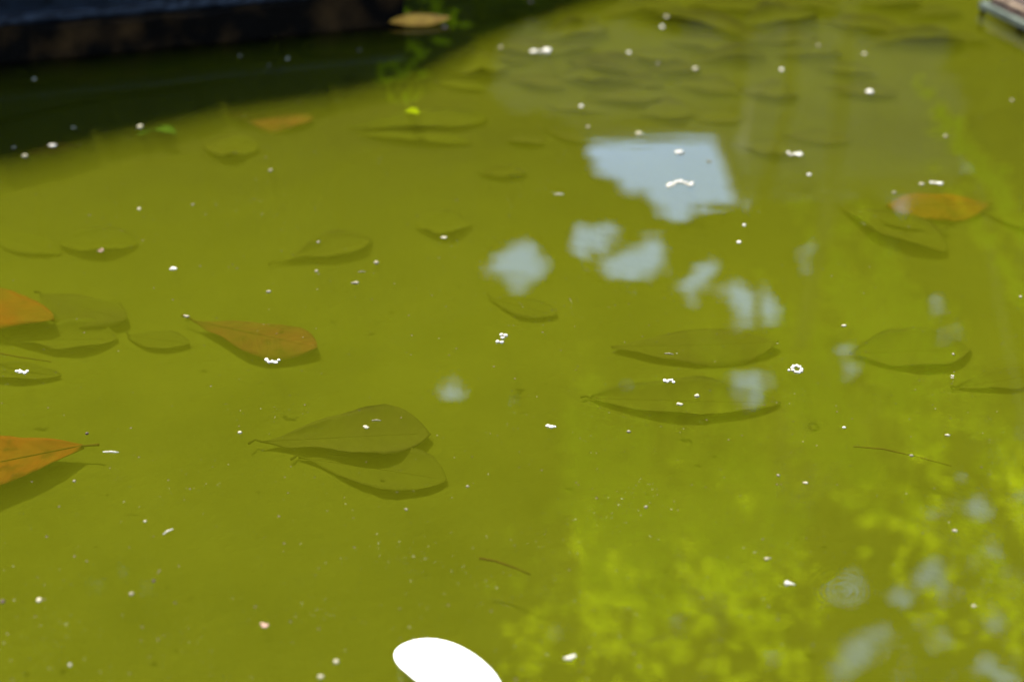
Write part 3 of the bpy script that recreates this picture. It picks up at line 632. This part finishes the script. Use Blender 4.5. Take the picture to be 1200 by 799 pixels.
crumb('left of a loose group of three flecks right of the pointed oval leaf', 416, 332, 9, 5, 'cluster')
crumb('upper of a loose group of three flecks right of the pointed oval leaf', 441, 308, 8, 5)
crumb('middle of a loose group of three flecks right of the pointed oval leaf', 424, 319, 9, 3, 'sliver')
crumb('round white dot near the bottom left', 46, 703, 9, 9)
crumb('smaller white dot right of the round one near the bottom left', 154, 696, 8, 6)
crumb('pinkish crumb left of the large white petal', 310, 733, 12, 8, 'cluster', 'pinkish')
crumb('upper of two white dots left of the large white petal at the bottom', 394, 775, 9, 7)
crumb('lower of two white dots left of the large white petal at the bottom', 376, 793, 10, 7)
crumb('yellow dot near the bottom edge at the left', 82, 779, 5, 4)
crumb('pale sliver lying slanted in the lower left', 197, 623, 14, 3, 'sliver', rot=.8)
crumb('pale flat sliver right of the big orange brown leaf', 130, 530, 19, 3, 'sliver', rot=-.05)
crumb('small dot at the shadow of the big orange brown leaf', 87, 564, 5, 4)
crumb('tiny dot above the slanted pale sliver', 170, 611, 5, 4)
crumb('reddish dot in the lower left open water', 180, 681, 6, 5, mt='bud', name='bud_scale')
crumb('dark red dot at the left edge near the bottom', 3, 705, 8, 7, mt='bud', name='bud_scale')
crumb('brownish curled scrap over the ringed oval leaf', 118, 294, 9, 6, 'ring', 'pinkish')
crumb('tiny dark speck right above the stalk of the big orange brown leaf', 102, 508, 6, 4, mt='bud', name='bud_scale')
crumb('fleck on the upper part of the large olive leaf', 429, 501, 8, 5, 'cluster')
crumb('slim pale fleck right of the fleck on the large olive leaf', 441, 493, 11, 3, 'sliver')
crumb('tiny cream dash left of the large olive leaf', 281, 507, 7, 4)
crumb('yellow dot low right of the two olive leaves', 476, 597, 5, 4)
crumb('small dot beyond the right tip of the lower olive leaf', 548, 570, 5, 4)
crumb('small cream dot below the dark straight leaf edge', 737, 506, 7, 4)
crumb('white dot among the yellow green reflections below centre', 757, 594, 6, 5)
crumb('white dash in the lower right quarter near the right edge', 1119, 622, 9, 4)
crumb('cream dash above the white crumbs of the lower right', 944, 566, 9, 3)
crumb('left of two dots at mid right under the hair thin stem', 912, 557, 5, 4)
crumb('little cream dash over the hair thin stem', 1068, 534, 7, 3)
crumb('small cross shaped fleck right of the white ring cluster', 1116, 442, 8, 5, 'four')
crumb('white dot above the cross shaped fleck', 1117, 415, 4, 4)
crumb('white fleck cut by the right edge at mid height', 1196, 348, 5, 4)
crumb('cream dash at the far right below the ring cluster', 1110, 510, 9, 3)
crumb('white dot right of the cream dash above the hair thin stem', 989, 501, 7, 3)
crumb('dot at the upper left of the sky gaps right of the large one', 872, 264, 5, 4)
crumb('pale dot in the far right open water above the orange leaf', 1108, 160, 6, 5)
crumb('dim dot at the right edge above mid height', 1186, 118, 6, 5)
crumb('slanting pale sliver over the faint broad leaf right of centre', 784, 415, 11, 3, 'sliver', rot=-.2)
crumb('white dot above the large sky reflection at the left, right of the fleck', 689, 149, 6, 4)
crumb('green yellow dot in the lower right among sky glints', 1141, 710, 6, 5)

# uncountable fine pollen and dust on the surface
b = MB(); r = random.Random(33)
centres = [(r.uniform(0, 1200), r.uniform(10, 799)) for _ in range(70)]
for i in range(3800):
    if r.random() < .45:
        c = r.choice(centres); px = c[0] + r.gauss(0, 28); py = c[1] + r.gauss(0, 14)
    else: px = r.uniform(-150, 1350); py = r.uniform(-10, 860)
    q = world(px, py, 0)
    if not (X0 < q.x < X1 and Y0 < q.y < Y1 - .2): continue
    s = .00016 + .0005 * r.random() ** 5; z = .0002 if r.random() < .55 else -r.uniform(.001, .012)
    ph = r.random() * 3; el = r.uniform(.6, 1.6)
    b.add([q + Vector((s * el * math.cos(ph + k * math.pi / 2.5), s * math.sin(ph + k * math.pi / 2.5), z)) for k in range(5)] + [q + Vector((0, 0, z + s * .6))], [(k, (k + 1) % 5, 5) for k in range(5)])
tag(b.build('floating_pollen', M['pollen']), 'fine pale pollen and dust scattered over the whole water surface', 'pollen', None, 'stuff')
b = MB()
for i in range(260):
    q = world(r.uniform(0, 1200), r.uniform(60, 799), 0); s = .0005 + .0006 * r.random() ** 2
    b.add([q + Vector((s * 1.3 * math.cos(k * math.pi / 2.5), s * math.sin(k * math.pi / 2.5), .0002)) for k in range(5)] + [q + Vector((0, 0, s * .5))], [(k, (k + 1) % 5, 5) for k in range(5)])
tag(b.build('floating_grit', M['bud']), 'fine dark brown grit scattered over the water surface', 'grit', None, 'stuff')

# ------------------------------------------------------------------ beyond the pond (seen as reflections)
YC = 9.0                                  # the tree line stands about nine metres off
def refl(px, py, y):                      # where something at distance y shows in the calm water
    q = world(px, py, 0); k = y / q.y
    return Vector((q.x * k, y, -H + (H / q.y) * y))
def leaf_cards(mbx, c, s, r, lean=0.):
    n_ = (Vector((r.gauss(0, 1), r.gauss(0, 1), r.gauss(0, .8) + .4)) + sdir * lean).normalized(); a = n_.orthogonal().normalized(); th = r.random() * 6.28
    u = (a * math.cos(th) + n_.cross(a) * math.sin(th)); v = n_.cross(u)
    mbx.add([c - u * s, c + v * s * .38 - n_ * s * .05, c + u * s, c - v * s * .38 - n_ * s * .05, c + n_ * s * .06], [(0, 4, 1), (1, 4, 2), (2, 4, 3), (3, 4, 0)])
# gaps in the crowns, in metres on the tree line (x, z, half width, half height)
gaps = []
def gap(px, py, rx, ry, k=1.0):
    c = refl(px, py, YC); e_ = refl(px + rx, py, YC); f_ = refl(px, py - ry, YC); g_ = refl(px, py + ry, YC)
    gaps.append((c.x, c.z, abs(e_.x - c.x) * k, abs(g_.z - f_.z) / 2 * k))
for g in ((622, 312, 30, 24), (596, 318, 18, 14), (570, 324, 15, 9), (641, 300, 13, 11), (745, 300, 26, 22), (722, 306, 15, 13), (772, 308, 12, 20), (768, 284, 8, 9), (685, 292, 12, 18), (708, 272, 11, 7),
          (822, 312, 14, 12), (815, 340, 12, 12), (858, 345, 10, 16), (888, 360, 17, 16), (868, 378, 12, 8), (904, 376, 13, 10), (938, 288, 11, 14), (943, 314, 10, 11),
          (535, 456, 13, 11), (601, 481, 12, 11), (443, 425, 6, 6), (622, 211, 5, 8), (750, 522, 9, 8), (832, 446, 11, 9), (876, 455, 8, 10), (738, 459, 12, 7), (849, 498, 9, 9),
          (977, 445, 9, 8), (1008, 418, 12, 7), (1103, 386, 8, 9), (1048, 378, 8, 7), (1110, 350, 7, 6), (930, 440, 13, 11), (1135, 138, 8, 6), (1160, 163, 7, 5), (1088, 238, 13, 8), (1056, 236, 10, 7), (1188, 238, 9, 8),
          (1004, 690, 24, 20), (978, 694, 16, 8), (1060, 692, 14, 16), (1090, 676, 16, 9), (1112, 690, 14, 6), (1072, 728, 8, 14), (1015, 762, 20, 20), (1040, 745, 12, 12), (1102, 750, 13, 10), (870, 660, 13, 18), (735, 573, 9, 10),
          (1085, 602, 10, 12), (868, 562, 10, 8), (715, 575, 10, 14), (1168, 726, 10, 12), (1150, 780, 18, 8), (1175, 794, 28, 7), (1166, 680, 14, 10), (907, 762, 12, 10), (970, 784, 14, 10), (683, 618, 7, 7), (742, 690, 12, 9), (650, 740, 12, 8), (1158, 652, 8, 16),
          (685, 710, 10, 7), (596, 705, 8, 7), (1195, 580, 6, 14), (1120, 555, 8, 8), (800, 735, 9, 8), (1140, 600, 9, 8)):
    gap(*g, .8 if g[1] > 640 else .93)
big = [refl(x, y, YC) for x, y in ((575, 40), (600, 112), (698, 160), (708, 190), (735, 206), (762, 218), (774, 248), (790, 256), (812, 250), (840, 244), (868, 236), (872, 236), (1060, 222), (1112, 205), (1118, 140), (1112, 40))]
big = [(q.x, q.z) for q in big]
def in_poly(x, y, P):
    c = False; j = len(P) - 1
    for i in range(len(P)):
        if (P[i][1] > y) != (P[j][1] > y) and x < (P[j][0] - P[i][0]) * (y - P[i][1]) / (P[j][1] - P[i][1]) + P[i][0]: c = not c
        j = i
    return c
def open_at(p):                           # crown coordinates seen square on from the pond
    k = YC / p.y; x = p.x * k; z = (p.z + H) * k - H
    x += .16 * mnoise.noise(Vector((x * 3.1, z * 3.1, 0))); z += .14 * mnoise.noise(Vector((x * 3.1, z * 3.1, 7)))
    x += .05 * mnoise.noise(Vector((x * 9, z * 9, 2))); z += .05 * mnoise.noise(Vector((x * 9, z * 9, 5)))
    if in_poly(x, z, big): return True
    for gx, gz, ax, az in gaps:
        if (((x - gx) / ax) ** 2 + ((z - gz) / az) ** 2) * (.9 if ax > .15 else 1.15) < 1: return True
    return False
def tree(name, label, x, y, h, spread, n, kinds, seed, tx=0., tr=.15, zmin=1.2, bark='bark', pruned=True, limbs=7, size=(.07, .12), depth=.5):
    r = random.Random(seed); root = empty(name, (x, y, RIM - .03)); tag(root, label, 'tree')
    tb = MB(); tp = [Vector((tx, 0, -.1))]; 
    for i in range(1, 9): tp.append(Vector((tx + r.uniform(-.02, .02) * i, r.uniform(-.04, .04) * i, h * .85 * i / 8)))
    tb.tube(tp, [max(.02, tr * (h / 8) * (1 - .11 * i)) for i in range(9)], 9); tb.build('trunk', M[bark], root, True)
    for i in range(limbs):
        z0 = h * r.uniform(.25, .75); th = r.choice((0, math.pi)) + r.uniform(-.7, .7); ln = spread * r.uniform(.5, .95)
        p0 = tp[min(8, int(z0 / (h * .85) * 8))].copy(); p0.z = z0; q = [p0]
        for k in range(1, 5): q.append(p0 + Vector((math.cos(th) * ln * k / 4, math.sin(th) * min(ln, depth * 1.5) * k / 4, ln * .22 * k / 4 + .08 * math.sin(k * 2 + i))))
        if pruned and any(open_at(v + root.location) for v in q[1:]): continue
        lb = MB(); lb.tube(q, [.05, .035, .025, .016, .008], 6); lb.build('limb', M[bark], root, True)
    mbs = [MB() for _ in kinds]
    clumps = [Vector((r.uniform(-spread, spread), r.gauss(0, depth), r.uniform(zmin, h))) for _ in range(max(20, n // 60))]
    cnt = 0; tries = 0
    while cnt < n and tries < n * 3:
        tries += 1
        c = r.choice(clumps) if r.random() < .6 else Vector((r.uniform(-spread, spread), r.gauss(0, depth), r.uniform(zmin, h)))
        p = c + Vector((r.gauss(0, .22), r.gauss(0, .16), r.gauss(0, .2)))
        ez = (p.z - (zmin + h) / 2) / ((h - zmin) / 2); 
        if abs(p.x / spread) ** 3 + abs(ez) ** 4 > 1.05: continue
        sz_ = r.uniform(*size)
        if pruned and any(open_at(p + root.location + Vector((dx, 0, dz))) for dx, dz in ((-sz_ * .8, 0), (sz_ * .8, 0), (0, sz_ * .8), (0, -sz_ * .8), (0, 0))): continue
        leaf_cards(mbs[0 if r.random() < .8 or len(kinds) == 1 else 1], p, sz_, r); cnt += 1
    for k_, mbx in zip(kinds, mbs):
        if mbx.v: o = mbx.build('crown', M[k_], root); o['kind'] = 'stuff'
    return root
tree('broadleaf_tree', 'dense dark tree beyond the pond on the left, mirrored as shade', -3.0, 9.2, 9.6, 2.4, 15000, ['foliage'], 1, zmin=.6, size=(.13, .21))
tree('broadleaf_tree', 'dark tree beyond the pond left of the mirrored sky gap', -.75, 9.6, 9.4, 2.2, 26000, ['foliage'], 2, zmin=1.0, size=(.09, .14), tx=-.3)
tree('broadleaf_tree', 'leafy tree beyond the pond whose gaps mirror as pale blue patches', 1.3, 9.2, 8.0, 2.1, 24000, ['foliage'], 3, zmin=1.2, size=(.08, .13), tx=.55, tr=.07)
tree('broadleaf_tree', 'thin leafed tree beyond the pond mirrored at the lower right', 3.6, 9.5, 8.0, 2.3, 24000, ['foliage'], 4, zmin=.6, size=(.08, .13))
# lower sunlit boughs reaching towards the water
def bough(label, blobs, y, seed, n):
    r = random.Random(seed); c0 = refl(blobs[0][0], blobs[0][1], y); root = empty('sunlit_tree', (c0.x + 1.4, y + .3, RIM - .03)); tag(root, label, 'tree')
    b = MB(); b.tube([Vector((0, 0, -.1)), Vector((.05, 0, 2)), Vector((-.1, 0, 4)), Vector((-.5, -.1, 5.4))], [.05, .04, .03, .016], 8); b.build('trunk', M['bark'], root, True)
    mbx = MB()
    for (px, py, rx, ry, k) in blobs:
        k *= .22 if py > 680 else 1.2
        c = refl(px, py, y); sx = abs(refl(px + rx, py, y).x - c.x); sz = abs(refl(px, py + ry, y).z - c.z)
        for _ in range(int(n * k)):
            p = c + Vector((r.gauss(0, sx * .42), r.gauss(0, .45), r.gauss(0, sz * .42))); leaf_cards(mbx, p - root.location, r.uniform(.045, .075), r, 2.2)
        b = MB(); q0 = Vector((-.2, 0, 4.5)); q1 = c - root.location
        b.tube([q0, q0.lerp(q1, .5) + Vector((0, .1, .2)), q1], [.02, .014, .005], 5); b.build('limb', M['pale_bark'], root, True)
    o = mbx.build('crown', M['spring'], root); o['kind'] = 'stuff'
YB = 6.0
bough('young tree with sunlit yellow green leaves overhanging the far side of the pond',
      [(620, 690, 50, 30, .5), (900, 700, 60, 30, .6), (730, 640, 40, 26, .6), (910, 580, 40, 24, .4), (1050, 440, 36, 24, .5), (700, 560, 40, 34, 1), (760, 590, 42, 26, 1), (830, 600, 46, 24, 1.0), (690, 600, 24, 20, .6), (700, 700, 50, 40, .7), (780, 730, 60, 30, .6), (640, 770, 50, 30, .6), (950, 465, 40, 26, 1), (1000, 360, 34, 24, .8), (985, 480, 24, 20, .5), (1060, 365, 26, 18, .5), (880, 640, 40, 30, .5), (860, 500, 30, 14, .5)], YB, 51, 230)
bough('slim sunlit tree with yellow green leaves right of the pond',
      [(1140, 183, 18, 10, .5), (1150, 480, 34, 26, .45), (1155, 280, 14, 12, .35), (1190, 260, 16, 12, .3), (1150, 660, 40, 24, .6), (1060, 600, 50, 30, .4), (950, 760, 60, 26, .5), (1120, 750, 50, 24, .6), (1180, 560, 20, 40, .4)], YB + .2, 52, 130)
# fresh sprigs on the wall corner that glow in the shade
def sprig(label, px, py, n, seed, y):
    r = random.Random(seed); c = refl(px, py, y); root = empty('fern_sprig', (c.x, c.y, c.z)); tag(root, label, 'plant')
    b = MB(); b.tube([Vector((.02, .03, -.07)), Vector((0, .02, -.02)), Vector((0, 0, .02))], [.004, .003, .002], 5); b.build('stem', M['bud'], root)
    b = MB()
    for _ in range(n): leaf_cards(b, Vector((r.gauss(0, .028), r.gauss(0, .02), r.gauss(0, .035))), .022, r)
    o = b.build('foliage', M['spring'], root); o['kind'] = 'stuff'
sprig('bright green creeper sprig growing on the corner of the dark kerb', 467, 78, 60, 3, 2.90)
sprig('small green creeper sprig trailing by the kerb end above the tan leaf', 508, 6, 30, 4, 2.98)
# buildings far behind
def building(label, x0, x1, y, h, wins, rz=0.):
    root = empty('building', ((x0 + x1) / 2, y, RIM - .03), rz); tag(root, label, 'building'); hw = (x1 - x0) / 2
    b = MB(); b.box((-hw, 0, -.2), (hw, 6, h)); b.build('wall', M['render'], root)
    b = MB(); b.box((-hw - .12, -.12, h + .002), (hw + .12, 6.12, h + .22)); b.build('roof', M['trim'], root)
    for (wx, wz) in wins:
        b = MB(); b.box((wx - .55, -.06, wz - .75), (wx + .55, -.002, wz + .75)); f = b.build('window', M['trim'], root)
        b = MB(); b.box((wx - .45, -.075, wz - .65), (wx - .03, -.063, wz + .65)); b.box((wx + .03, -.075, wz - .65), (wx + .45, -.063, wz + .65)); b.build('pane', M['glass'], f)
YD = 20.0
ra = refl(700, 163, YD); rb_ = refl(868, 155, YD); rc = refl(1112, 240, YD)
building('low pale house far behind the trees, its roofline cutting the mirrored sky', refl(560, 150, YD).x, rb_.x - .02, YD, ra.z - .22, [(-2.2, 4.5), (0, 4.5)], R(9))
building('taller pale house far behind the trees at the right of the mirrored sky', rb_.x + .02, rc.x, YD - .5, refl(1000, 236, YD - .5).z - .25, [(-1.6, 2.4), (1.2, 2.4)])
tree('hedge_tree', 'low dark hedge tree far behind on the left', -8, 16, 8.5, 5.0, 7000, ['foliage'], 8, zmin=.3, pruned=False, size=(.18, .28), depth=.8)
tree('hedge_tree', 'dark hedge tree far behind on the right', 10.6, 17, 9.5, 3.6, 6000, ['foliage'], 9, zmin=.3, pruned=False, size=(.18, .28), depth=.8)
# unseen trees added on both sides and overhead to keep skylight off the pond
def sky_block_tree(label, x, y, cx, cy, z0, z1, rx, ry, n, seed):
    r = random.Random(seed); root = empty('sky_block_tree', (x, y, RIM - .03)); tag(root, label, 'tree')
    d = Vector((cx - x, cy - y, 0)); b = MB()
    tp = [Vector((0, 0, -.1)), Vector((.05, 0, z0 * .4)), d * .15 + Vector((0, 0, z0 * .8)), d * .5 + Vector((0, 0, (z0 + z1) / 2)), d + Vector((0, 0, z1 - .3))]
    b.tube(tp, [.22, .18, .15, .09, .03], 10); b.build('trunk', M['bark'], root, True)
    for k in range(9):
        th = 6.28 * k / 9; q = tp[2 + k % 2]; e_ = d + Vector((math.cos(th) * rx * .8, math.sin(th) * ry * .8, z0 + (z1 - z0) * r.uniform(.3, .8)))
        b = MB(); b.tube([q, q.lerp(e_, .5) + Vector((0, 0, .25)), e_], [.07, .045, .012], 6); b.build('limb', M['bark'], root, True)
    b = MB()
    for k in range(n):
        th = r.uniform(0, 6.283); q = math.sqrt(r.random()) * (1 + .12 * math.sin(5 * th + seed))
        leaf_cards(b, d + Vector((math.cos(th) * q * rx, math.sin(th) * q * ry, r.uniform(z0, z1) + .4 * math.sin(q * 9 + th * 3))), r.uniform(.12, .20), r)
    o = b.build('crown', M['foliage'], root); o['kind'] = 'stuff'
sky_block_tree('wide crowned tree added unseen behind the viewer to block skylight over the near end of the pond', 2.9, -2.2, -.2, -2.2, 4.2, 6.0, 6.5, 5.0, 14000, 21)
sky_block_tree('dense low tree added unseen close to the left side of the pond to block skylight', -5.6, .8, -5.8, .6, .6, 4.6, 1.9, 4.6, 9000, 22)
sky_block_tree('dense low tree added unseen close to the right side of the pond to block skylight', 6.0, 1.6, 6.2, 1.4, .6, 6.5, 1.9, 5.6, 10000, 23)
